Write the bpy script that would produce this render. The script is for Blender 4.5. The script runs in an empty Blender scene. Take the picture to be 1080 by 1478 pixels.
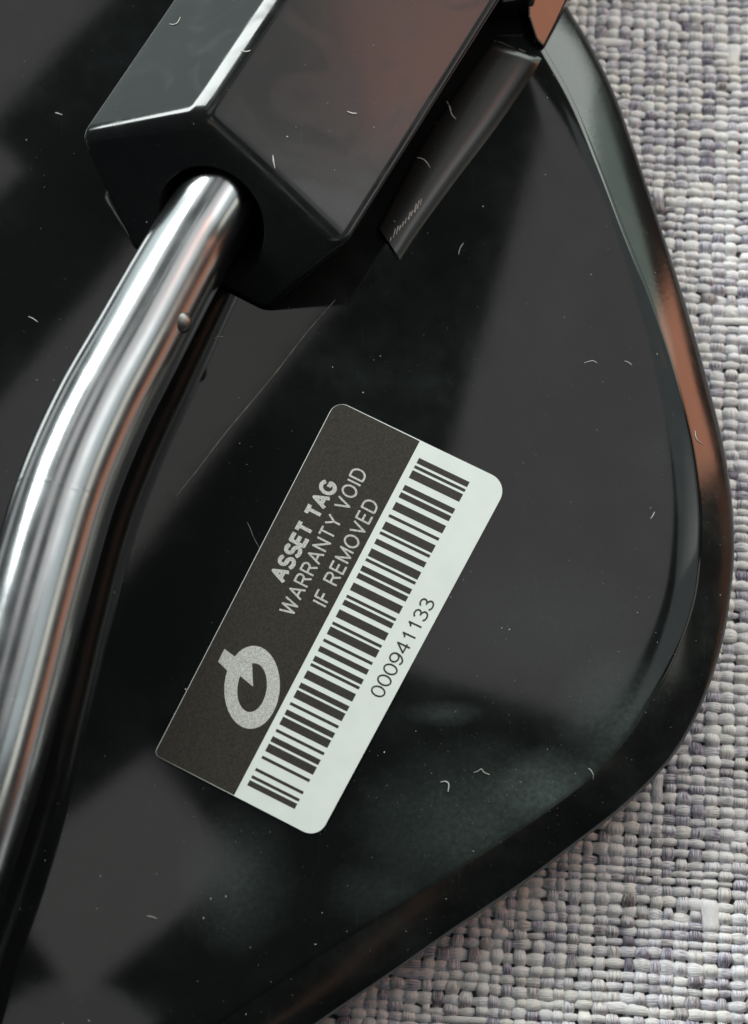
import bpy, bmesh, math, random
import numpy as np
from math import sin, cos, radians, pi
from mathutils import Vector
from mathutils.bvhtree import BVHTree

random.seed(7); rng = np.random.default_rng(7)
scene = bpy.context.scene
COL = scene.collection
S = 0.001                                    # the scene is written in millimetres, built in metres

# ------------------------------------------------------------------ camera
DIST, WIDE, TILT, HP = 210.0, 96.0, radians(14), 12.0      # HP = height of the panel's face over the cloth
FPX = 1080 * DIST / WIDE
CAM = np.array([0, -DIST * sin(TILT), HP + DIST * cos(TILT)])
AR = np.array([1.0, 0, 0]); AU = np.array([0, cos(TILT), sin(TILT)]); AV = np.array([0, sin(TILT), -cos(TILT)])
cam_d = bpy.data.cameras.new('camera'); cam = bpy.data.objects.new('camera', cam_d); COL.objects.link(cam)
cam.location = CAM * S; cam.rotation_euler = (TILT, 0, 0)
cam_d.sensor_width = 36; cam_d.lens = 36 * FPX / 1478
cam_d.clip_start = 0.005; cam_d.clip_end = 50
cam_d.dof.use_dof = True; cam_d.dof.focus_distance = (DIST + 1) * S; cam_d.dof.aperture_fstop = 20
scene.camera = cam

# ------------------------------------------------------------------ world, lamps, exposure
w = bpy.data.worlds.new('World'); scene.world = w; w.use_nodes = True
w.node_tree.nodes['Background'].inputs[0].default_value = (0.80, 0.92, 1.0, 1)
w.node_tree.nodes['Background'].inputs[1].default_value = 0.035
scene.view_settings.view_transform = 'Standard'; scene.view_settings.look = 'None'
scene.view_settings.exposure = 0; scene.view_settings.gamma = 1

def lamp(name, loc, target, size, rad, col=(1, 1, 1), roll=None, shape='RECTANGLE'):
    """area lamp; rad = its radiance (1 = as bright as white paper in the picture); sizes in mm"""
    l = bpy.data.lights.new(name, 'AREA'); l.shape = shape
    l.size = size[0] * S; l.size_y = size[1] * S
    area = size[0] * size[1] * S * S * (pi / 4 if shape in ('ELLIPSE', 'DISK') else 1)
    l.energy = rad * pi * area; l.color = col
    o = bpy.data.objects.new(name, l); COL.objects.link(o)
    loc = Vector(loc); z = (loc - Vector(target)).normalized()
    x = Vector(roll) if roll else Vector((0, 0, 1)).cross(z)
    x = (x - z * x.dot(z)).normalized(); y = z.cross(x)
    from mathutils import Matrix
    o.matrix_world = Matrix(((x.x, y.x, z.x, loc.x * S), (x.y, y.y, z.y, loc.y * S), (x.z, y.z, z.z, loc.z * S), (0, 0, 0, 1)))
    return o

# windows: one beyond the far left, one beyond the far right
def polar(az, el, d): return (d * cos(radians(az)) * cos(radians(el)), d * sin(radians(az)) * cos(radians(el)), 12 + d * sin(radians(el)))
lamp('window_light', polar(134, 31, 800), (0, 0, 12), (440, 190), 21.0, (0.93, 1.0, 0.98))
lamp('window_light', polar(70, 30, 760), (0, 0, 12), (600, 360), 5.4, (0.93, 1.0, 0.94))
# added lamps overhead; their mirror images make the grey patches on the black plastic
for c, s, a, r, col in [((80, 122, 312), (226, 92), (-.27, -.96, 0), 0.90, (1, .985, .97)), ((-78, -37, 312), (61, 45), (-.78, -.63, 0), 0.90, (1, .985, .97)), ((-78, 113, 312), (145, 67), (-.59, -.81, 0), 0.80, (1, .985, .96)),
                        ((-142, 256, 312), (74, 78), (-.62, -.78, 0), 0.85, (1, .985, .96)), ((-158, 185, 312), (69, 49), (-.69, -.73, 0), 0.85, (1, .985, .96)), ((23, 209, 312), (92, 10), (.5, .86, 0), 1.9, (.95, 1, .98)),
                        ((-150, -85, 312), (50, 60), (1, 0, 0), 1.2, (1, .55, .36)), ((221, 110, 312), (190, 290), (1, 0, 0), 0.75, (.90, 1, 1))]:  # last two added to tint the block's end edge and the rim's inner curve
    o = lamp('added_overhead_light', c, (c[0], c[1], 0), s, r, col, a)
lamp('added_warm_light', (98, 118, 200), (-14, 78, 30), (52, 46), 0.10, (1, .43, .32)).data.spread = radians(30)  # added lamp for the brown reflection on the block's right slope
lamp('added_overhead_light', (152, 80, 312), (-14, 50, 28), (60, 120), 0.06, (1, .985, .97)).data.spread = radians(28)  # added narrow-beam lamp for the grey reflection on the same slope
lamp('added_disc_light', (-89, -99, 312), (-89, -99, 0), (62, 62), 0.75, (1, 1, 1), (1, 0, 0), 'DISK')  # added disc whose mirror image bounds the dark arc on the panel
# added lamps in place of lit surroundings, set for rim, tube and block reflections
lamp('added_warm_light', polar(26, 16, 450), (0, 0, 12), (125, 165), 5.0, (1.0, 0.42, 0.25))
lamp('added_warm_light', polar(2, 4, 450), (0, 0, 12), (240, 84), 0.55, (1.0, 0.40, 0.21))
lamp('added_warm_light', polar(-52, 36, 480), (0, 0, 12), (260, 14), 0.7, (1.0, 0.55, 0.36))
lamp('added_pale_light', polar(127, 11, 520), (0, 0, 30), (150, 220), 1.1, (0.86, 1.0, 0.98))  # pale lamps added for the block's left slope, the rim and the tube
lamp('added_pale_light', polar(39, 26, 480), (0, 0, 12), (150, 170), 1.9, (0.78, 1.0, 0.88))
lamp('added_pale_light', polar(-4, 34, 430), (0, 0, 12), (150, 80), 1.2, (1.0, 1.0, 0.88))

# ------------------------------------------------------------------ helpers
def ray(x, y):
    return AR * ((x - 540) / FPX) - AU * ((y - 739) / FPX) + AV
def at(x, y, z=HP):                           # the point at height z seen at photograph pixel (x, y)
    d = ray(x, y); return CAM + d * ((z - CAM[2]) / d[2])
def onplane(x, y, P, n):
    d = ray(x, y); return CAM + d * (np.dot(P - CAM, n) / np.dot(d, n))

def build(name, verts, faces, mat, parent=None, smooth=True, sharp=None):
    me = bpy.data.meshes.new(name)
    me.from_pydata([tuple(np.asarray(v) * S) for v in verts], [], faces)
    me.validate(); me.update()
    if smooth:
        me.polygons.foreach_set('use_smooth', [True] * len(me.polygons))
        if sharp: me.set_sharp_from_angle(angle=radians(sharp))
    if mat: me.materials.append(mat)
    o = bpy.data.objects.new(name, me); COL.objects.link(o)
    if parent: o.parent = parent
    return o
def tag(o, label=None, cat=None, group=None, kind=None):
    for k, v in (('label', label), ('category', cat), ('group', group), ('kind', kind)):
        if v: o[k] = v
    return o
def catmull(pts, n, closed=False):
    pts = [np.asarray(p, float) for p in pts]; m = len(pts); out = []
    segs = m if closed else m - 1
    for i in range(segs):
        if closed: p0, p1, p2, p3 = pts[(i - 1) % m], pts[i], pts[(i + 1) % m], pts[(i + 2) % m]
        else:
            p1, p2 = pts[i], pts[i + 1]
            p0 = pts[i - 1] if i else 2 * p1 - p2
            p3 = pts[i + 2] if i + 2 < m else 2 * p2 - p1
        for k in range(n):
            t = k / n
            out.append(0.5 * (2 * p1 + (p2 - p0) * t + (2 * p0 - 5 * p1 + 4 * p2 - p3) * t * t + (3 * p1 - p0 - 3 * p2 + p3) * t ** 3))
    if not closed: out.append(pts[-1])
    return out
def strip(rings, closed=True):
    n = len(rings[0]); F = []
    for a in range(len(rings) - 1):
        for i in range(n if closed else n - 1):
            j = (i + 1) % n
            F.append((a * n + i, a * n + j, (a + 1) * n + j, (a + 1) * n + i))
    return [v for r in rings for v in r], F

class NT:                                     # small node helper
    def __init__(s, name):
        s.m = bpy.data.materials.new(name); s.m.use_nodes = True
        s.t = s.m.node_tree; s.b = s.t.nodes['Principled BSDF']
    def n(s, kind, **kw):
        nd = s.t.nodes.new(kind)
        for k, v in kw.items():
            if k in nd.inputs: nd.inputs[k].default_value = v
            else: setattr(nd, k, v)
        return nd
    def l(s, a, b): s.t.links.new(a, b)
    def ramp(s, fac, stops):
        r = s.t.nodes.new('ShaderNodeValToRGB'); s.l(fac, r.inputs[0])
        while len(r.color_ramp.elements) < len(stops): r.color_ramp.elements.new(0.5)
        for e, (p, c) in zip(r.color_ramp.elements, stops):
            e.position = p; e.color = c if len(c) == 4 else (*c, 1)
        return r.outputs[0]
    def math(s, op, a, b=None):
        m = s.t.nodes.new('ShaderNodeMath'); m.operation = op
        for i, v in ((0, a), (1, b)):
            if v is None: continue
            if isinstance(v, (int, float)): m.inputs[i].default_value = v
            else: s.l(v, m.inputs[i])
        return m.outputs[0]
    def mix(s, fac, a, b):
        m = s.t.nodes.new('ShaderNodeMix'); m.data_type = 'RGBA'
        for i, v in ((0, fac), (6, a), (7, b)):
            if isinstance(v, (int, float)): m.inputs[i].default_value = v
            elif isinstance(v, tuple): m.inputs[i].default_value = (*v, 1)
            else: s.l(v, m.inputs[i])
        return m.outputs[2]
def grey(v): return (v, v, v)

# ------------------------------------------------------------------ materials
def gloss_black(name, base=(0.0055, 0.0058, 0.006), rough=0.055, dust=1.0, stains=(), smear=0.0, grain_bump=0.0):
    k = NT(name); tc = k.n('ShaderNodeTexCoord')
    k.b.inputs['IOR'].default_value = 1.5
    co = tc.outputs['Object']
    big = k.n('ShaderNodeTexNoise', Scale=45.0, Detail=5.0, Roughness=0.6); k.l(co, big.inputs['Vector'])
    fine = k.n('ShaderNodeTexNoise', Scale=1500.0, Detail=3.0, Roughness=0.7); k.l(co, fine.inputs['Vector'])
    mid = k.n('ShaderNodeTexNoise', Scale=260.0, Detail=4.0, Roughness=0.65); k.l(co, mid.inputs['Vector'])
    mp = k.n('ShaderNodeMapping'); mp.inputs['Rotation'].default_value = (0, 0, radians(35)); mp.inputs['Scale'].default_value = (3000, 120, 100)
    k.l(co, mp.inputs['Vector'])
    hair = k.n('ShaderNodeTexNoise', Scale=1.0, Detail=1.0); k.l(mp.outputs[0], hair.inputs['Vector'])
    film = k.math('MULTIPLY', k.ramp(big.outputs[0], [(0.45, grey(0)), (0.75, grey(1))]), k.ramp(mid.outputs[0], [(0.35, grey(0.25)), (0.7, grey(1))]))
    mask = k.math('MULTIPLY', film, 0.10 * dust)
    for (x, y, rx, ry, amt) in stains:        # smudges of dust with a shape of their own
        P = at(x, y)
        m2 = k.n('ShaderNodeMapping'); m2.inputs['Location'].default_value = (-P[0] / rx, -P[1] / ry, 0)
        m2.inputs['Scale'].default_value = (1 / (rx * S), 1 / (ry * S), 0)
        k.l(co, m2.inputs['Vector'])
        ln = k.n('ShaderNodeVectorMath', operation='LENGTH'); k.l(m2.outputs[0], ln.inputs[0])
        e = k.math('SUBTRACT', ln.outputs['Value'], k.math('MULTIPLY', k.math('SUBTRACT', mid.outputs[0], 0.5), 0.45))
        f = k.ramp(e, [(0.0, grey(1)), (1.0, grey(0))])
        f = k.math('MULTIPLY', f, k.ramp(fine.outputs[0], [(0.35, grey(0.6)), (0.65, grey(1))]))
        mask = k.math('MAXIMUM', mask, k.math('MULTIPLY', f, amt))
    grain = k.ramp(fine.outputs[0], [(0.64, grey(0)), (0.74, grey(1))])
    mask = k.math('ADD', mask, k.math('MULTIPLY', grain, 0.06 * dust))
    hs = k.ramp(hair.outputs[0], [(0.70, grey(0)), (0.78, grey(1))])
    mask = k.math('ADD', mask, k.math('MULTIPLY', k.math('MULTIPLY', hs, k.math('ADD', film, 0.1)), 0.12 * dust))
    k.l(k.mix(mask, base, (0.095, 0.125, 0.117)), k.b.inputs['Base Color'])
    rg = k.math('ADD', k.math('MULTIPLY', mask, 0.30), rough)
    sm = k.n('ShaderNodeTexNoise', Scale=95.0, Detail=2.0, Roughness=0.45, Distortion=1.6); k.l(co, sm.inputs['Vector'])   # greasy wipes
    rg = k.math('ADD', rg, k.math('MULTIPLY', k.ramp(sm.outputs[0], [(0.48, grey(0)), (0.68, grey(1))]), smear))
    k.l(rg, k.b.inputs['Roughness'])
    bp = k.n('ShaderNodeBump', Strength=0.035, Distance=0.0003); k.l(big.outputs[0], bp.inputs['Height'])
    k.l(bp.outputs[0], k.b.inputs['Normal'])
    if grain_bump:
        b2 = k.n('ShaderNodeBump', Strength=grain_bump, Distance=0.00006); k.l(fine.outputs[0], b2.inputs['Height'])
        k.l(bp.outputs[0], b2.inputs['Normal']); k.l(b2.outputs[0], k.b.inputs['Normal'])
    return k.m

M = {}
M['panel'] = gloss_black('black_gloss_plastic', smear=0.02, stains=[(800, 1150, 14, 7, 0.75), (700, 1200, 18, 13, 0.42), (890, 1040, 9, 12, 0.45), (340, 1270, 8, 10, 0.30), (800, 900, 18, 10, 0.14), (640, 1030, 6, 2, 0.3), (570, 1290, 10, 5, 0.25)])
M['rim'] = gloss_black('black_rim_plastic', base=(0.007, 0.0075, 0.0075), rough=0.125, dust=3.0, grain_bump=0.10)  # dust grain raised, partly to stand in for the cloth's grainy reflection
M['block'] = gloss_black('black_block_plastic', base=(0.010, 0.0105, 0.011), rough=0.13, dust=1.2, smear=0.12)
M['rib'] = gloss_black('black_rib_plastic', base=(0.006, 0.0057, 0.0054), rough=0.22, dust=0.3)

k = NT('polished_chrome'); k.b.inputs['Metallic'].default_value = 1; k.b.inputs['Base Color'].default_value = (0.50, 0.515, 0.525, 1)
tc = k.n('ShaderNodeTexCoord'); nz = k.n('ShaderNodeTexNoise', Scale=180.0, Detail=4.0); k.l(tc.outputs['Object'], nz.inputs['Vector'])
k.l(k.ramp(nz.outputs[0], [(0.3, grey(0.18)), (0.75, grey(0.25))]), k.b.inputs['Roughness'])
bp = k.n('ShaderNodeBump', Strength=0.05, Distance=0.0003); k.l(nz.outputs[0], bp.inputs['Height']); k.l(bp.outputs[0], k.b.inputs['Normal'])
M['chrome'] = k.m
k = NT('dull_weld'); k.b.inputs['Metallic'].default_value = 1; k.b.inputs['Base Color'].default_value = (0.22, 0.22, 0.21, 1); k.b.inputs['Roughness'].default_value = 0.42; M['nub'] = k.m
k = NT('hole_black'); k.b.inputs['Base Color'].default_value = (0.004, 0.004, 0.004, 1); k.b.inputs['Roughness'].default_value = 0.6; M['hole'] = k.m

def paper(name, col, var, scale, rough):
    k = NT(name); tc = k.n('ShaderNodeTexCoord'); nz = k.n('ShaderNodeTexNoise', Scale=scale, Detail=3.0); k.l(tc.outputs['Object'], nz.inputs['Vector'])
    lo = tuple(c * (1 - var) for c in col); hi = tuple(min(1, c * (1 + var)) for c in col)
    k.l(k.mix(k.ramp(nz.outputs[0], [(0.3, grey(0)), (0.7, grey(1))]), lo, hi), k.b.inputs['Base Color'])
    k.b.inputs['Roughness'].default_value = rough
    return k.m
M['white'] = paper('sticker_white', (0.75, 0.80, 0.77), 0.03, 300, 0.35)
M['dark'] = paper('sticker_dark_print', (0.031, 0.0265, 0.021), 0.5, 4000, 0.33)
M['ink'] = paper('bar_ink', (0.034, 0.029, 0.027), 0.25, 3000, 0.4)
M['pale'] = paper('reversed_letters', (0.50, 0.50, 0.48), 0.38, 6500, 0.4)
M['lint'] = paper('lint', (0.62, 0.62, 0.58), 0.2, 800, 0.9)
M['hairline'] = paper('grey_hairline', (0.19, 0.185, 0.17), 0.5, 900, 0.7)
M['table'] = paper('table_top_paint', (0.42, 0.41, 0.42), 0.1, 60, 0.5)
M['glint'] = paper('scraped_plastic', (0.42, 0.38, 0.36), 0.35, 1500, 0.35)

def yarn_mat(name, shift):
    k = NT(name); uv = k.n('ShaderNodeUVMap'); info = k.n('ShaderNodeObjectInfo')
    sep = k.n('ShaderNodeSeparateXYZ'); k.l(uv.outputs[0], sep.inputs[0])
    def coord(su, sv):
        c = k.n('ShaderNodeCombineXYZ')
        k.l(k.math('MULTIPLY', sep.outputs[0], su), c.inputs[0]); k.l(k.math('MULTIPLY', sep.outputs[1], sv), c.inputs[1])
        k.l(k.math('MULTIPLY', info.outputs['Random'], 371.0), c.inputs[2]); return c.outputs[0]
    a = k.n('ShaderNodeTexNoise', Scale=1.0, Detail=3.0, Roughness=0.65); k.l(coord(0.20, 0.6), a.inputs['Vector'])
    b = k.n('ShaderNodeTexNoise', Scale=1.0, Detail=2.0); k.l(coord(0.045, 0.3), b.inputs['Vector'])
    f = k.n('ShaderNodeTexNoise', Scale=1.0, Detail=3.0, Roughness=0.7); k.l(coord(0.7, 30.0), f.inputs['Vector'])
    h = k.n('ShaderNodeTexNoise', Scale=1.0, Detail=2.0); k.l(coord(0.16, 0.4), h.inputs['Vector'])
    v = k.math('ADD', k.math('MULTIPLY', a.outputs[0], 0.72), k.math('ADD', k.math('MULTIPLY', f.outputs[0], 0.60), shift + 0.056))
    v = k.math('ADD', v, k.math('MULTIPLY', k.math('SUBTRACT', info.outputs['Random'], 0.5), 0.10))
    cool = k.ramp(v, [(0.53, (0.17, 0.145, 0.20)), (0.60, (0.38, 0.355, 0.45)), (0.665, (0.63, 0.615, 0.69)), (0.75, (0.89, 0.88, 0.90))])
    warm = k.ramp(v, [(0.53, (0.20, 0.175, 0.18)), (0.60, (0.46, 0.425, 0.43)), (0.665, (0.69, 0.665, 0.665)), (0.75, (0.89, 0.875, 0.84))])
    c = k.mix(k.ramp(h.outputs[0], [(0.47, grey(0)), (0.63, grey(1))]), cool, warm)
    k.l(c, k.b.inputs['Base Color'])
    k.b.inputs['Roughness'].default_value = 0.75
    k.b.inputs['Sheen Weight'].default_value = 0.15
    bp = k.n('ShaderNodeBump', Strength=0.8, Distance=0.00025); k.l(f.outputs[0], bp.inputs['Height']); k.l(bp.outputs[0], k.b.inputs['Normal'])
    return k.m
M['warp'] = yarn_mat('melange_warp', -0.025); M['weft'] = yarn_mat('melange_weft', 0.03)

# ------------------------------------------------------------------ setting: a table top under the cloth
tb = [(-900, -900, -1.6), (900, -900, -1.6), (900, 900, -1.6), (-900, 900, -1.6)]
tag(build('table_top', tb + [(x, y, -26) for x, y, z in tb], [(0, 1, 2, 3), (4, 7, 6, 5), (0, 4, 5, 1), (1, 5, 6, 2), (2, 6, 7, 3), (3, 7, 4, 0)], M['table'], smooth=False), kind='structure')

# ------------------------------------------------------------------ woven cloth: every yarn its own mesh
cloth = bpy.data.objects.new('tablecloth', None); COL.objects.link(cloth)
tag(cloth, 'coarse woven grey, lavender and cream melange cloth under the black panel', 'tablecloth')
X0, X1, Y0, Y1 = -34.0, 104.0, -104.0, 112.0
def pitches(a, b, mean, var, pfat, fat):
    out = []; x = a
    while x < b:
        p = mean * (1 + var * rng.standard_normal()) * (fat if rng.random() < pfat else 1)
        p = max(mean * 0.62, p); out.append((x + p / 2, p)); x += p
    return out
ROT = radians(-3.6); CR, SR = cos(ROT), sin(ROT)
warp = pitches(X0, X1, 1.72, 0.13, 0.06, 1.45)
weft = pitches(Y0, Y1, 1.37, 0.15, 0.06, 1.5)
nw, nf = len(warp), len(weft)
over = (np.add.outer(np.arange(nw), np.arange(nf)) % 2).astype(float) * 2 - 1     # +1: the warp yarn is on top
for _ in range(int(nw * nf * 0.006)):                                             # weaving slips
    i, j = rng.integers(1, nw - 1), rng.integers(1, nf - 1); over[i, j] *= -1
SUB, SIDES = 4, 7
th = np.linspace(0, 2 * pi, SIDES, endpoint=False) + pi / 2
def wob(n, s):                                # smooth random walk of unit spread
    x = rng.standard_normal(n + 8); kx = np.array([1, 2, 3, 2, 1]) / 4.4
    return np.convolve(x, kx, 'same')[4:n + 4] * s
def yarn(name, along, c0, pitch, signs, vertical, amp, wide, high):
    m = len(along)
    pos = np.array([a for a, p in along]); pp = np.array([p for a, p in along])
    kk = np.arange(0, (m - 1) * SUB + 1) / SUB; i0 = np.clip(kk.astype(int), 0, m - 2); fr = kk - i0
    u = pos[i0] * (1 - fr) + pos[i0 + 1] * fr
    sm = (1 - np.cos(pi * fr)) / 2
    sg = signs[i0] * (1 - sm) + signs[i0 + 1] * sm
    n = len(u)
    jw = 1 + wob(m, 0.15)[i0]; jl = np.interp(u, pos, wob(m, 0.10)) * pitch
    wd = wide * pitch * (0.86 + 0.18 * sg) * np.interp(u, pos, 1 + wob(m, 0.13))
    hg = high * np.interp(u, pos, 1 + wob(m, 0.10))
    z = amp * sg + np.interp(u, pos, wob(m, 0.07))
    lat = c0 + jl + np.interp(u, pos, wob(m, 0.05)) * pitch
    ca, sa = np.cos(th), np.sin(th)
    L = lat[:, None] + (wd / 2)[:, None] * np.sign(ca) * np.abs(ca) ** 0.85
    Z = z[:, None] + (hg / 2)[:, None] * sa
    U = np.repeat(u[:, None], SIDES, 1)
    X, Y = (L, U) if vertical else (U, L)
    co = np.stack([X * CR - Y * SR, X * SR + Y * CR, Z - 0.62], -1).reshape(-1, 3) * S
    me = bpy.data.meshes.new(name)
    a = np.arange(n - 1)[:, None] * SIDES; b = np.arange(SIDES)[None, :]; c = (b + 1) % SIDES
    q = np.stack([a + b, a + c, a + SIDES + c, a + SIDES + b] if not vertical else [a + c, a + b, a + SIDES + b, a + SIDES + c], -1).reshape(-1)
    nq = (n - 1) * SIDES
    me.vertices.add(len(co)); me.vertices.foreach_set('co', co.reshape(-1).astype('f'))
    me.loops.add(nq * 4); me.loops.foreach_set('vertex_index', q.astype('i'))
    me.polygons.add(nq); me.polygons.foreach_set('loop_start', np.arange(0, nq * 4, 4, dtype='i'))
    me.polygons.foreach_set('use_smooth', np.ones(nq, bool))
    uvl = me.uv_layers.new(name='UVMap')
    uu = u[q // SIDES]; vv = (q % SIDES) / SIDES
    vv = np.abs(vv - 0.5)
    uvl.data.foreach_set('uv', np.stack([uu, vv], -1).reshape(-1).astype('f'))
    me.update(calc_edges=True)
    me.materials.append(M['warp' if vertical else 'weft'])
    o = bpy.data.objects.new(name, me); COL.objects.link(o); o.parent = cloth
for i, (x, p) in enumerate(warp):
    yarn('warp_yarn', weft, x, p, over[i, :], True, 0.36, 1.05, 0.74)
for j, (y, p) in enumerate(weft):
    yarn('weft_yarn', warp, y, p, -over[:, j], False, 0.28, 1.04, 0.66)

# ------------------------------------------------------------------ the glossy black panel
panel = bpy.data.objects.new('black_panel', None); COL.objects.link(panel)
tag(panel, 'glossy black plastic panel with chrome tube, clamp block and asset sticker on woven cloth', 'plastic panel')
# (outer silhouette, crest of the rim): pixel pairs of the photograph, clockwise from the top
rim = [((800, -60), (742, -40)), ((816, 0), (758, 18)), ((850, 58), (784, 66)), ((886, 130), (828, 146)), ((917, 215), (868, 243)), ((946, 300), (902, 332)), ((975, 388), (937, 420)),
       ((1001, 472), (963, 495)), ((1024, 556), (985, 570)), ((1045, 640), (1003, 648)), ((1057, 718), (1013, 726)), ((1061, 790), (1013, 795)),
       ((1056, 855), (1006, 858)), ((1045, 922), (988, 918)), ((1024, 992), (957, 985)), ((996, 1054), (910, 1062)), ((960, 1107), (857, 1120)),
       ((900, 1166), (770, 1186)), ((828, 1222), (662, 1256)), ((750, 1280), (560, 1318)), ((650, 1347), (450, 1388)), ((558, 1411), (340, 1462)),
       ((460, 1478), (235, 1538)), ((330, 1570), (120, 1610)), ((150, 1690), (-10, 1700)), ((-100, 1770), (-180, 1720)), ((-330, 1700), (-370, 1620)),
       ((-470, 1450), (-440, 1400)), ((-500, 900), (-460, 900)), ((-460, 300), (-420, 300)), ((-330, -150), (-300, -120)), ((-50, -330), (-40, -290)),
       ((350, -360), (350, -320)), ((640, -280), (600, -250)), ((760, -160), (705, -140))]
ZO = 8.5
outer = catmull([at(x, y, ZO) for (x, y), _ in rim], 8, True)
crest = catmull([at(x, y, HP - 0.38) for _, (x, y) in rim], 8, True)
N = len(outer)
def inset(c, d, z):
    out = []
    for i in range(N):
        t = c[(i + 2) % N] - c[i - 2]; t[2] = 0; t /= np.linalg.norm(t)
        p = c[i] + np.array([t[1], -t[0], 0]) * d; p[2] = z; out.append(p)
    return out
def lerp(a, b, t, z):
    r = [p * (1 - t) + q * t for p, q in zip(a, b)]
    for p in r: p[2] = z
    return r
def facet(t): return ZO + (HP - 0.38 - ZO) * (1.22 * t - 0.22 * t * t)
def drop(t): return -0.34 * max(0.0, 1 - t / 0.10) ** 2
rings = [inset(outer, 5, 0.15), inset(outer, 1.5, 0.15), inset(outer, 1.0, 0.5), inset(outer, 0.75, 2.0), inset(outer, 0.45, 5.0), inset(outer, 0.12, ZO - 1.5), inset(outer, 0.0, ZO - 0.8)] \
      + [lerp(outer, crest, t, facet(t) + drop(t)) for t in (0, .03, .06, .10, .2, .35, .5, .65, .8, .92, .98)] + [crest]
body_v, body_f = strip(rings)
parts_bvh = []
k0 = len(body_v)
face_rings = [inset(crest, 0.0, HP - 0.42), inset(crest, 0.06, HP - 0.37), inset(crest, 0.7, HP - 0.265), inset(crest, 1.5, HP - 0.165), inset(crest, 2.4, HP - 0.085), inset(crest, 3.4, HP - 0.03), inset(crest, 4.4, HP - 0.006), inset(crest, 5.4, HP), inset(crest, 6.2, HP)]
fv, ff = strip(face_rings)
nface = len(face_rings)
ff.append(tuple((nface - 1) * N + i for i in range(N)))
rim_o = build('rim', body_v, body_f, M['rim'], panel)
face_o = build('face_plate', fv, ff, M['panel'], panel)

# ------------------------------------------------------------------ clamp block with its bored end
ZC = 10.6
Pc = at(500, 358, HP + ZC); ax = at(725, 0, HP + ZC) - Pc; ax /= np.linalg.norm(ax)
side = np.cross([0, 0, 1.0], ax)
Pa, Pb = at(110, 196, HP + 9.2), at(290, 163, HP + 17.0)
nend = np.cross(Pa - Pc, Pb - Pc); nend /= np.linalg.norm(nend)     # the slanted end of the block
def sec(p): return np.array([(p - Pc) @ side, p[2] - HP])
A, B, Cn = sec(Pa), sec(Pb), np.array([0.0, ZC])
HOLE = sec(onplane(300, 328, Pc, nend))
slope = (B[1] - Cn[1]) / B[0]; dl = (A - B) / (A[0] - B[0])
Br = B - np.array([0.65, 0.65 * slope]); Bl = B + dl * 1.7                   # flat chamfer along the ridge
poly = [Cn + (0, 1.35 * slope), Cn + (1.35, 1.35 * slope), Br, Bl, A, np.array([A[0] - 11, 0.25]), np.array([6.6, 0.25])]
rad_c = [0.45, 0.25, 3.2, 4.5, 0.8, 0.5, 1.5]
def rounded(poly, rads):
    out = []
    m = len(poly)
    for i in range(m):
        p, a, b = poly[i], poly[i - 1], poly[(i + 1) % m]
        d1 = (a - p) / np.linalg.norm(a - p); d2 = (b - p) / np.linalg.norm(b - p)
        half = math.acos(np.clip(d1 @ d2, -1, 1)) / 2; r = rads[i]; d = r / math.tan(half)
        c = p + (d1 + d2) / np.linalg.norm(d1 + d2) * r / sin(half)
        a1 = math.atan2(*(p + d1 * d - c)[::-1]); a2 = math.atan2(*(p + d2 * d - c)[::-1])
        da = (a2 - a1 + pi) % (2 * pi) - pi
        for q in range(9): out.append(c + r * np.array([cos(a1 + da * q / 8), sin(a1 + da * q / 8)]))
    return out
def dense(poly):
    out = []
    for i, p in enumerate(poly):
        q = poly[(i + 1) % len(poly)]; n = max(1, int(np.linalg.norm(q - p) / 1.6))
        for t in range(n): out.append(p + (q - p) * t / n)
    return out
sect = dense(rounded(poly, rad_c)); NS = len(sect)
cen = np.array([20.0, 7.5])
def w3(s, off):                                # section point -> world, on the slanted end plane moved along the axis
    p = Pc + side * s[0] + np.array([0, 0, HP + s[1] - Pc[2]])
    return p + ax * (off - ((p - Pc) @ nend) / (ax @ nend))
def shrink(d): return [p + (HOLE - p) / np.linalg.norm(HOLE - p) * d for p in sect]
RH = 7.6
def hole_ring(r, off):
    out = []
    for s in sect:
        v = s - HOLE; v = v / np.linalg.norm(v) * r; v = np.array([v[0], v[1] * 0.80]); out.append(w3(HOLE + v, off))
    return out
brings = [[w3(s, 118) for s in sect]] + [[w3(s, o) for s in sect] for o in (60, 20, 4, 1.8)] + [[w3(s, 1.1) for s in shrink(0.06)], [w3(s, 0.65) for s in shrink(0.28)], [w3(s, 0.3) for s in shrink(0.62)], [w3(s, 0.08) for s in shrink(1.05)], [w3(s, 0.0) for s in shrink(1.5)],
          hole_ring(RH + 0.35, 0.0), hole_ring(RH, 0.35), hole_ring(RH - 0.2, 4), hole_ring(RH - 0.3, 14)]
bv, bf = strip(brings); nb = len(brings)
bf.append(tuple((nb - 1) * NS + i for i in range(NS))); bf.append(tuple(range(NS))[::-1])
block = build('clamp_block', bv, bf, M['block'], panel, sharp=50)
bm = bmesh.new(); bm.from_mesh(block.data); bmesh.ops.recalc_face_normals(bm, faces=bm.faces); bm.to_mesh(block.data); bm.free()
block.data.set_sharp_from_angle(angle=radians(50))
block.data.materials.append(M['hole'])
for f in block.data.polygons:
    if (nb - 5) * NS <= f.index < (nb - 4) * NS: f.use_smooth = False
for f in block.data.polygons:
    if f.vertices[0] >= (nb - 3) * NS and f.index < (nb - 1) * NS: f.material_index = 1

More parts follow.
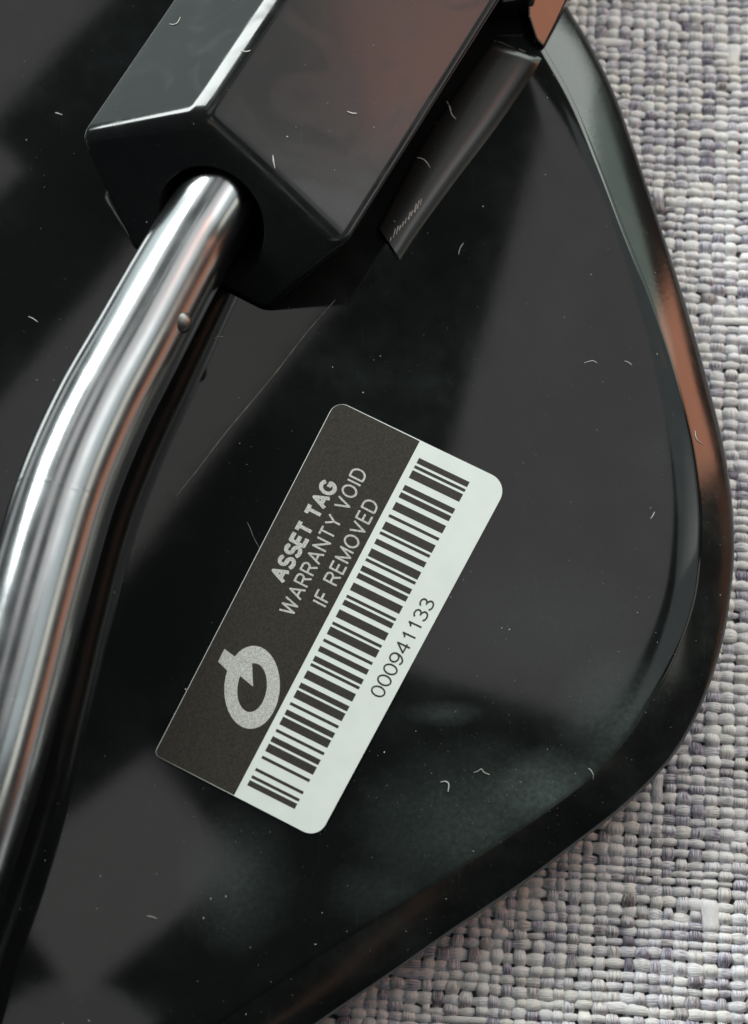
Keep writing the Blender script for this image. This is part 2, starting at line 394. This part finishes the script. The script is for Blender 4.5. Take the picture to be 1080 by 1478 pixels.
# ------------------------------------------------------------------ raised rib beside the block
lefts = [(546, 328), (578, 266), (611, 204), (645, 152), (680, 100), (716, 50)]
rights = [(578, 376), (604, 336), (658, 262), (716, 186), (764, 116), (782, 84)]
hgt = [0.8, 0.9, 1.05, 1.15, 1.2, 1.1]
rr = []
prof = [(0, 0), (0.01, 0.85), (0.04, 0.97), (0.10, 1.0), (0.30, 1.0), (0.50, 0.97), (0.66, 0.88), (0.80, 0.68), (0.92, 0.34), (1.0, 0.0)]
L3 = catmull([np.append(at(x, y, HP + h)[:2], h) for (x, y), h in zip(lefts, hgt)], 5)
R3 = catmull([np.append(at(x, y, HP)[:2], h) for (x, y), h in zip(rights, hgt)], 5)
nl = len(L3)
for q in range(nl):
    e = q / (nl - 1); cap = 1.0 if e < 0.93 else math.sqrt(max(0.0, 1 - ((e - 0.93) / 0.07) ** 2)) * 0.9 + 0.1
    ring = []
    for t, h in prof:
        p = L3[q] * (1 - t) + R3[q] * t; z = HP - 0.05 + (L3[q][2]) * h * cap; ring.append(np.array([p[0], p[1], z]))
    rr.append(ring)
rv, rf = strip(rr, False); np_ = len(prof)
rf.append(tuple(range(np_))); rf.append(tuple((nl - 1) * np_ + i for i in range(np_))[::-1])
rf = [tuple(reversed(f)) for f in rf]
rib = build('rib', rv, rf, M['rib'], panel, sharp=48)
bm = bmesh.new(); bm.from_mesh(rib.data); bmesh.ops.recalc_face_normals(bm, faces=bm.faces); bm.to_mesh(rib.data); bm.free()
rib.data.set_sharp_from_angle(angle=radians(48))
# small stop block behind the rib, half out of the picture
stop = [at(x, y, HP + 0.1) for x, y in ((716, 30), (768, 22), (790, -60), (735, -60))]
sv = stop + [p + np.array([0, 0, 4.5]) for p in stop]
so = build('stop_block', sv, [(3, 2, 1, 0), (4, 5, 6, 7), (0, 1, 5, 4), (1, 2, 6, 5), (2, 3, 7, 6), (3, 0, 4, 7)], M['rib'], panel, smooth=False)
bm = bmesh.new(); bm.from_mesh(so.data); bmesh.ops.recalc_face_normals(bm, faces=bm.faces); bmesh.ops.bevel(bm, geom=bm.edges[:], offset=0.6 * S, segments=2, affect='EDGES', profile=0.6); bm.to_mesh(so.data); bm.free()

# slanted gusset added where the rim meets the stop block, tilted to mirror a warm lamp
g0 = at(786, 68, HP + 0.2); v0 = (CAM - g0) / np.linalg.norm(CAM - g0); l0 = np.array(polar(26, 16, 450)) - g0; l0 /= np.linalg.norm(l0)
gn = v0 + l0; gn /= np.linalg.norm(gn)
gp = [onplane(x, y, g0, gn) for x, y in ((786, 68), (774, 56), (763, 22), (762, -30), (836, -30), (818, 2), (803, 34))]
gv = gp + [p - np.array([0, 0, 3.0]) for p in gp]; gm = len(gp)
go = build('mirror_facet', gv, [tuple(range(gm)), tuple(range(gm, 2 * gm))[::-1]] + [(i, gm + i, gm + (i + 1) % gm, (i + 1) % gm) for i in range(gm)], M['panel'], panel, smooth=False)
bm = bmesh.new(); bm.from_mesh(go.data); bmesh.ops.recalc_face_normals(bm, faces=bm.faces); bmesh.ops.bevel(bm, geom=bm.edges[:], offset=0.3 * S, segments=2, affect='EDGES', profile=0.6); bm.to_mesh(go.data); bm.free()

# ------------------------------------------------------------------ chrome tube
path = [((300, 317), 5.7, 5.5), ((259, 385), 6.3, 5.7), ((201, 491), 7.2, 5.9), ((145, 595), 8.0, 6.1), ((97, 708), 8.6, 6.2), ((56, 844), 9.2, 6.25),
        ((19, 984), 9.7, 6.25), ((-10, 1090), 10.2, 6.25), ((-39, 1183), 10.6, 6.25), ((-71, 1275), 11, 6.25), ((-115, 1393), 11.5, 6.25), ((-168, 1562), 12, 6.25)]
pts = [np.append(at(x, y, HP + z), r) for (x, y), z, r in path]
d0 = ax * 12; pts = [np.append(pts[0][:3] + ax * 13 - np.array([0, 0, 0.1]), 5.5)] + pts
cl = catmull(pts, 12)
def tube_rings(cl, sides, extra=None):
    rings = []; up = np.array([0, 0, 1.0])
    for i, c in enumerate(cl):
        t = cl[min(i + 1, len(cl) - 1)][:3] - cl[max(i - 1, 0)][:3]; t /= np.linalg.norm(t)
        x = np.cross(t, up); x /= np.linalg.norm(x); y = np.cross(x, t)
        r = c[3] * (1 + (extra(i) if extra else 0))
        rings.append([c[:3] + (x * cos(a) + y * sin(a)) * r for a in np.linspace(0, 2 * pi, sides, endpoint=False)])
    return rings
tv, tf = strip(tube_rings(cl, 56))
tf.append(tuple(range(56))); tf.append(tuple(len(tv) - 56 + i for i in range(56))[::-1])
tube = build('chrome_tube', tv, tf, M['chrome'], panel)
bm = bmesh.new(); bm.from_mesh(tube.data); bmesh.ops.recalc_face_normals(bm, faces=bm.faces); bm.to_mesh(tube.data); bm.free()

def bvh_of(*obs):
    V, F = [], []
    for o in obs:
        k = len(V); V += [v.co for v in o.data.vertices]; F += [[k + i for i in p.vertices] for p in o.data.polygons]
    return BVHTree.FromPolygons(V, F)
BV = bvh_of(rim_o, face_o, block, rib, tube)
def surf(x, y):
    d = Vector(ray(x, y)).normalized(); h = BV.ray_cast(Vector(CAM * S), d)
    if h[0] is None: return None
    n = h[1] if h[1].dot(d) < 0 else -h[1]
    return np.array(h[0]) / S, np.array(n)

# a crimped nub and a faint weld ring on the tube
P, n = surf(266, 466)
ico = bmesh.new(); bmesh.ops.create_icosphere(ico, subdivisions=3, radius=1)
nv = [np.array(v.co) for v in ico.verts]; nf_ = [tuple(v.index for v in f.verts) for f in ico.faces]; ico.free()
build('tube_nub', [P - n * 0.8 + np.array([v[0] * 1.6, v[1] * 1.6, v[2] * 1.35]) for v in nv], nf_, M['nub'], tube)
ci = min(range(len(cl)), key=lambda i: np.linalg.norm(cl[i][:3] - at(88, 712, HP + 9)))
seg = [cl[ci + o].copy() for o in (-1, 0, 1)]
wr = []
for s_, dr in ((-0.55, 0.0), (-0.3, 0.012), (0.0, 0.02), (0.3, 0.012), (0.55, 0.0)):
    t = seg[2] - seg[0]; t = t / np.linalg.norm(t[:3]); c = seg[1] + t * s_; c[3] = seg[1][3] + dr - 0.01; wr.append(c)
wv, wf = strip(tube_rings(wr, 56)); build('weld_ring', wv, wf, M['chrome'], tube)

# ------------------------------------------------------------------ the asset sticker
def flat(name, px, z, mat, parent, thick=0.0):
    v = [at(x, y, HP + z) for x, y in px]; n = len(v)
    if not thick:
        o = build(name, v, [tuple(range(n))], mat, parent, smooth=False)
    else:
        v2 = v + [p - np.array([0, 0, thick]) for p in v]
        o = build(name, v2, [tuple(range(n))] + [(i, n + i, n + (i + 1) % n, (i + 1) % n) for i in range(n)], mat, parent, smooth=False)
    b = bmesh.new(); b.from_mesh(o.data); bmesh.ops.recalc_face_normals(b, faces=b.faces)
    if b.faces[0].normal.z < 0 and not thick: bmesh.ops.reverse_faces(b, faces=b.faces)
    b.to_mesh(o.data); b.free()
    return o
BLc, TLc, TRc, BRc = np.array([222., 1089]), np.array([485., 577]), np.array([735., 697]), np.array([459., 1211])
def rpoly(pts, rads):
    return [tuple(p) for p in rounded([np.array(p, float) for p in pts], rads)]
zt = 0.17
sticker = flat('asset_sticker', rpoly([BLc, TLc, TRc, BRc], [9, 20, 26, 24]), zt, M['white'], panel, thick=0.16)
DV0, DV1 = np.array([338., 1149.2]), np.array([606., 635.5])
ins = 1.2
flat('dark_field', rpoly([BLc + (0.9, 0), TLc + (0.5, 0.9), DV1 + (0, 1.2), DV0 + (0, -1.4)], [8, 18, 0.2, 0.2]), zt + 0.012, M['dark'], sticker)
# bar code, Code 128 set B of the printed number
T128 = {16: '123122', 17: '123221', 25: '321122', 20: '221231', 19: '221132'}
vals = [16 + int(c) for c in '000941133']
T128.update({24: '311222', 18: '223211', 21: '213212', 22: '223112', 23: '312131'})
seq = '211214' + ''.join(T128[v] for v in vals) + T128[17] + '2331112'
Q00, Q01, Q10, Q11 = np.array([357., 1133]), np.array([605., 661]), np.array([425.5, 1167.5]), np.array([678., 696])
tot = sum(map(int, seq)); pos = 0; V, F = [], []
for i, c in enumerate(seq):
    c = int(c)
    if i % 2 == 0:
        a, b = (pos - 0.06) / tot, (pos + c + 0.06) / tot
        q = [Q00 + (Q01 - Q00) * a, Q10 + (Q11 - Q10) * a, Q10 + (Q11 - Q10) * b, Q00 + (Q01 - Q00) * b]
        k = len(V); V += [at(x, y, HP + zt + 0.012) for x, y in q]; F.append((k, k + 1, k + 2, k + 3))
    pos += c
build('barcode', V, F, M['ink'], sticker, smooth=False)

def arc(cx, cy, rx, ry, a0, a1, n=10):
    return [(cx + rx * cos(radians(a0 + (a1 - a0) * i / n)), cy + ry * sin(radians(a0 + (a1 - a0) * i / n))) for i in range(n + 1)]
GLYPH = {                                      # strokes on a box of the given width, capitals 1 high
 'A': (.70, [[(0, 0), (.35, 1), (.70, 0)], [(.12, .34), (.58, .34)]]),
 'S': (.62, [arc(.31, .745, .27, .255, 35, 255, 12) + arc(.31, .255, .31, .255, 75, -150, 12)]),
 'E': (.54, [[(.54, 1), (0, 1), (0, 0), (.54, 0)], [(0, .52), (.48, .52)]]),
 'T': (.60, [[(0, 1), (.60, 1)], [(.30, 1), (.30, 0)]]),
 'G': (.72, [arc(.38, .5, .38, .5, 40, 335, 18) + [(.72, .46), (.42, .46)]]),
 'W': (.96, [[(0, 1), (.24, 0), (.48, 1), (.72, 0), (.96, 1)]]),
 'R': (.60, [[(0, 0), (0, 1)] + arc(.34, .75, .24, .25, 90, -90, 9) + [(0, .5)], [(.34, .5), (.60, 0)]]),
 'N': (.62, [[(0, 0), (0, 1), (.62, 0), (.62, 1)]]),
 'Y': (.64, [[(0, 1), (.32, .45), (.64, 1)], [(.32, .45), (.32, 0)]]),
 'V': (.66, [[(0, 1), (.33, 0), (.66, 1)]]),
 'O': (.76, [arc(.38, .5, .38, .5, 0, 360, 26)]),
 'I': (.06, [[(.03, 0), (.03, 1)]]),
 'D': (.66, [[(0, 0), (0, 1), (.28, 1)] + arc(.28, .5, .38, .5, 90, -90, 12)[1:] + [(0, 0)]]),
 'F': (.52, [[(.52, 1), (0, 1), (0, 0)], [(0, .52), (.44, .52)]]),
 'M': (.76, [[(0, 0), (0, 1), (.38, .05), (.76, 1), (.76, 0)]]),
 '0': (.54, [arc(.27, .5, .27, .5, 0, 360, 24)]),
 '9': (.54, [arc(.27, .68, .26, .32, 0, 360, 20), arc(.17, .62, .365, .62, 10, -70, 10) + arc(.24, .16, .22, .16, -80, -165, 6)]),
 '4': (.56, [[(.42, 0), (.42, 1), (0, .30), (.56, .30)]]),
 '1': (.54, [[(.12, .76), (.22, .80), (.34, 1), (.34, 0)]]),
 '3': (.54, [arc(.26, .76, .23, .24, 160, -90, 12) + arc(.26, .26, .27, .26, 90, -160, 12)]),
 ' ': (.20, [])}
def text(name, s, b0, b1, t0, mat, z, weight=0.10, gap=0.22):
    """letters from baseline start b0 to baseline end b1 (pixels); t0 = top of the capitals over b0"""
    V, F = [], []; x = 0.0; hw = weight / 2; lift = 0
    for ch in s:
        wd, strokes = GLYPH[ch]
        for st in strokes:
            p = np.array(st, float); p[:, 1] = hw + p[:, 1] * (1 - weight); p[:, 0] += x
            for a, b in zip(p[:-1], p[1:]):
                t = (b - a) / max(1e-9, np.linalg.norm(b - a)); nn = np.array([-t[1], t[0]]) * hw
                k = len(V); lift += 1
                V += [(*q, lift) for q in (a - nn, b - nn, b + nn, a + nn)]; F.append((k, k + 1, k + 2, k + 3))
            for a in p[1:-1]:                   # joints
                k = len(V); lift += 1
                V += [(a[0] + hw * cos(q * pi / 4), a[1] + hw * sin(q * pi / 4), lift) for q in range(8)]; F.append(tuple(range(k, k + 8)))
        x += wd + gap
    x -= gap
    b0, b1, t0 = (at(*p, HP + z) for p in (b0, b1, t0))
    V = [b0 + (b1 - b0) * (u / x) + (t0 - b0) * h + np.array([0, 0, 4e-5 * l]) for u, h, l in V]
    return build(name, V, F, mat, sticker, smooth=False)
ZL = zt + 0.025
text('lettering', 'ASSET TAG', (412.5, 841.5), (489, 703), (388.5, 829), M['pale'], ZL, 0.23, 0.22)
text('lettering', 'WARRANTY VOID', (423.5, 890), (531, 684), (402, 879), M['pale'], ZL, 0.13, 0.27)
text('lettering', 'IF REMOVED', (471.5, 877), (548, 729), (450.5, 866), M['pale'], ZL, 0.13, 0.27)
text('serial_number', '000941133', (552.5, 1008.5), (629, 870.5), (533, 999), M['ink'], ZL, 0.10, 0.17)

# emblem: a tilted ring with a stem that ends in a point inside it
def ell(cx, cy, rx, ry, rot, n=72):
    c, s = cos(rot), sin(rot)
    return [(cx + rx * cos(t) * c - ry * sin(t) * s, cy + rx * cos(t) * s + ry * sin(t) * c) for t in np.linspace(0, 2 * pi, n, endpoint=False)]
oe, ie = ell(364, 992, 40, 60, radians(4)), ell(364, 992.5, 21, 35.5, radians(8))
V = [at(x, y, HP + ZL) for x, y in oe + ie]; n = 72
F = [(i, (i + 1) % n, n + (i + 1) % n, n + i) for i in range(n)]
k = len(V); V += [at(x, y, HP + ZL + 0.008) for x, y in ((315, 955), (324, 936.5), (342, 950), (364, 957), (365.5, 991), (346, 975), (330, 970))]
F += [(k, k + 1, k + 2, k + 6), (k + 2, k + 3, k + 5, k + 6), (k + 3, k + 4, k + 5)]
emb = build('emblem', V, F, M['pale'], sticker, smooth=False)
b = bmesh.new(); b.from_mesh(emb.data); bmesh.ops.recalc_face_normals(b, faces=b.faces)
for f in b.faces:
    if f.normal.z < 0: f.normal_flip()
b.to_mesh(emb.data); b.free()

# scratches on the foot of the rib, their glint painted as pale colour
V, F = [], []
for q in range(11):
    x = 563 + q * 4.3; y = 348 - q * 5.2; ln = random.uniform(8, 17) * (0.6 if q in (0, 10) else 1); wd = random.uniform(0.9, 2.0)
    ps = []
    for (dx, dy) in ((0, 0), (wd, 0.6), (wd + ln * 0.22, -ln * 0.9), (ln * 0.22, -ln * 0.9)):
        h = surf(x + dx, y + dy)
        if h is None: break
        ps.append(h[0] + h[1] * 0.03)
    if len(ps) == 4: k = len(V); V += ps; F.append((k, k + 1, k + 2, k + 3))
build('scrape_mark', V, F, M['glint'], rib, smooth=False)

# ------------------------------------------------------------------ lint fibres and dust
def fibre(pxs, label, r=0.055, lift=0.06, mat='lint', name='lint_fibre', cat='lint', group='lint fibres on the black plastic'):
    ps = []
    for x, y in pxs:
        h = surf(x, y)
        if h is not None: ps.append(np.append(h[0] + h[1] * lift, r))
    c = catmull(ps, 5); m = len(c)
    for i, p in enumerate(c): p[3] = r * (0.55 + 0.45 * sin(pi * i / (m - 1)))
    base = ps[0][:3].copy()
    v, f = strip(tube_rings([np.append(p[:3] - base, p[3]) for p in c], 5))
    o = build(name, v, f, M[mat]); o.location = base * S
    return tag(o, label, cat, group)
fibre([(245, 35), (251, 36), (257, 33), (261, 25)], 'curled white fibre on the grey-green left slope of the clamp block', 0.075)
fibre([(645, 146), (649, 154), (652, 165), (658, 172)], 'wavy white fibre on the upper half of the raised rib')
fibre([(602, 228), (611, 230), (617, 236), (621, 243)], 'bent white fibre halfway down the raised rib')
fibre([(662, 368), (664, 359), (669, 351)], 'short fibre in the dark reflection just right of the rib foot', 0.045)
fibre([(843, 524), (850, 522), (856, 521), (862, 524)], 'left one of two level white fibres beside the brown part of the rim')
fibre([(901, 521), (907, 523), (912, 527)], 'right one of two level white fibres beside the brown part of the rim', 0.05)
fibre([(1003, 622), (1004, 630), (1008, 637), (1016, 642)], 'curved pale fibre clinging to the brown reflecting rim')
fibre([(939, 749), (942, 745), (945, 739)], 'tiny slanted fibre on the panel near the widest part of the rim', 0.07)
fibre([(636, 1129), (643, 1128), (648, 1132), (647, 1143)], 'hook shaped white fibre on the panel below the sticker\'s serial number side', 0.08)
fibre([(684, 1115), (690, 1113), (695, 1110), (699, 1115), (707, 1118)], 'kinked fibre just above and right of the hook shaped fibre', 0.05)
fibre([(849, 1109), (853, 1112), (857, 1119)], 'small fibre lying across the groove of the lower right rim', 0.06)
fibre([(212, 1322), (219, 1323), (227, 1326)], 'short straight fibre on the grey reflection at the bottom left', 0.045)
fibre([(394, 224), (395, 233), (397, 243)], 'upright bright fibre on the edge of the bored end of the block', 0.10)
fibre([(501, 161), (508, 164), (515, 164)], 'thick white crumb of lint on the right slope of the block', 0.11)
fibre([(41, 457), (48, 460), (55, 465)], 'slanted fibre on the dark panel left of the chrome tube', 0.06)
fibre([(309, 489), (316, 486), (324, 487)], 'thin fibre on the grey reflection right of the chrome tube', 0.035)
fibre([(357, 754), (361, 762), (366, 775), (374, 790)], 'faint long fibre just left of the sticker\'s dark edge', 0.04, mat='hairline')
fibre([(348, 74), (356, 75), (362, 73)], 'bright fleck of fibre on the shining ridge of the block', 0.09)
fibre([(484, 433), (440, 484), (400, 536), (362, 582), (322, 630), (287, 676), (255, 716)], 'long thin grey hair running from the block towards the chrome tube', 0.085, mat='hairline')
fibre([(80, 163), (84, 164), (90, 166)], 'small pale fibre on the dark panel left of the block', 0.07)

V, F = [], []
tet = [(0, 1, 2), (0, 2, 3), (0, 3, 1), (1, 3, 2)]
def speck(P, n, r):
    k = len(V)
    for _ in range(4): V.append(P + n * r * 0.3 + rng.standard_normal(3) * r * 0.6)
    F.extend([tuple(k + i for i in t) for t in tet])
for (x, y, r) in [(133, 73, .09), (66, 66, .1), (35, 89, .1), (38, 203, .13), (53, 228, .12), (64, 254, .12), (64, 270, .1), (29, 254, .12), (102, 420, .12), (22, 484, .17), (59, 330, .09), (118, 163, .1), (428, 184, .17), (416, 198, .16),
                  (441, 93, .14), (415, 197, .15), (529, 252, .12), (502, 303, .12), (915, 140, .1), (790, 141, .15), (854, 397, .22), (820, 185, .1), (957, 686, .13), (955, 693, .1), (1022, 755, .13), (1050, 733, .14), (918, 792, .1), (988, 792, .1), (945, 953, .13), (973, 945, .12),
                  (546, 1038, .14), (560, 1030, .12), (327, 1132, .1), (134, 1130, .1), (170, 1395, .12), (128, 1473, .15), (455, 1363, .12), (30, 1312, .12), (326, 1293, .18), (295, 1325, .12), (390, 1200, .11), (862, 1070, .13), (905, 1030, .1), (770, 1000, .09), (555, 1085, .14)]:
    h = surf(x, y)
    if h: speck(h[0], h[1], r * 0.9)
for q in range(1700):
    x, y = rng.uniform(-60, 1090), rng.uniform(-40, 1520)
    h = surf(x, y)
    if h and h[1][2] > 0.3: speck(h[0], h[1], 0.030 + 0.085 * rng.random() ** 4)
for a, b in ((BLc, TLc), (TLc, TRc), (BLc, BRc), (BRc, TRc)):     # dust caught along the sticker's edge
    for q in range(16):
        t = rng.random(); p = a + (b - a) * t + rng.normal(0, 1.2, 2)
        h = surf(*p)
        if h: speck(h[0] + h[1] * 0.12, h[1], 0.03 + 0.07 * rng.random() ** 3)
for q in range(420):                          # dustier corner below the sticker
    x, y = rng.normal(740, 110), rng.normal(1130, 60)
    h = surf(x, y)
    if h and h[1][2] > 0.3: speck(h[0], h[1], 0.025 + 0.05 * rng.random() ** 4)
tag(build('dust', V, F, M['lint'], smooth=False), 'fine pale dust specks scattered over the black plastic', kind='stuff')
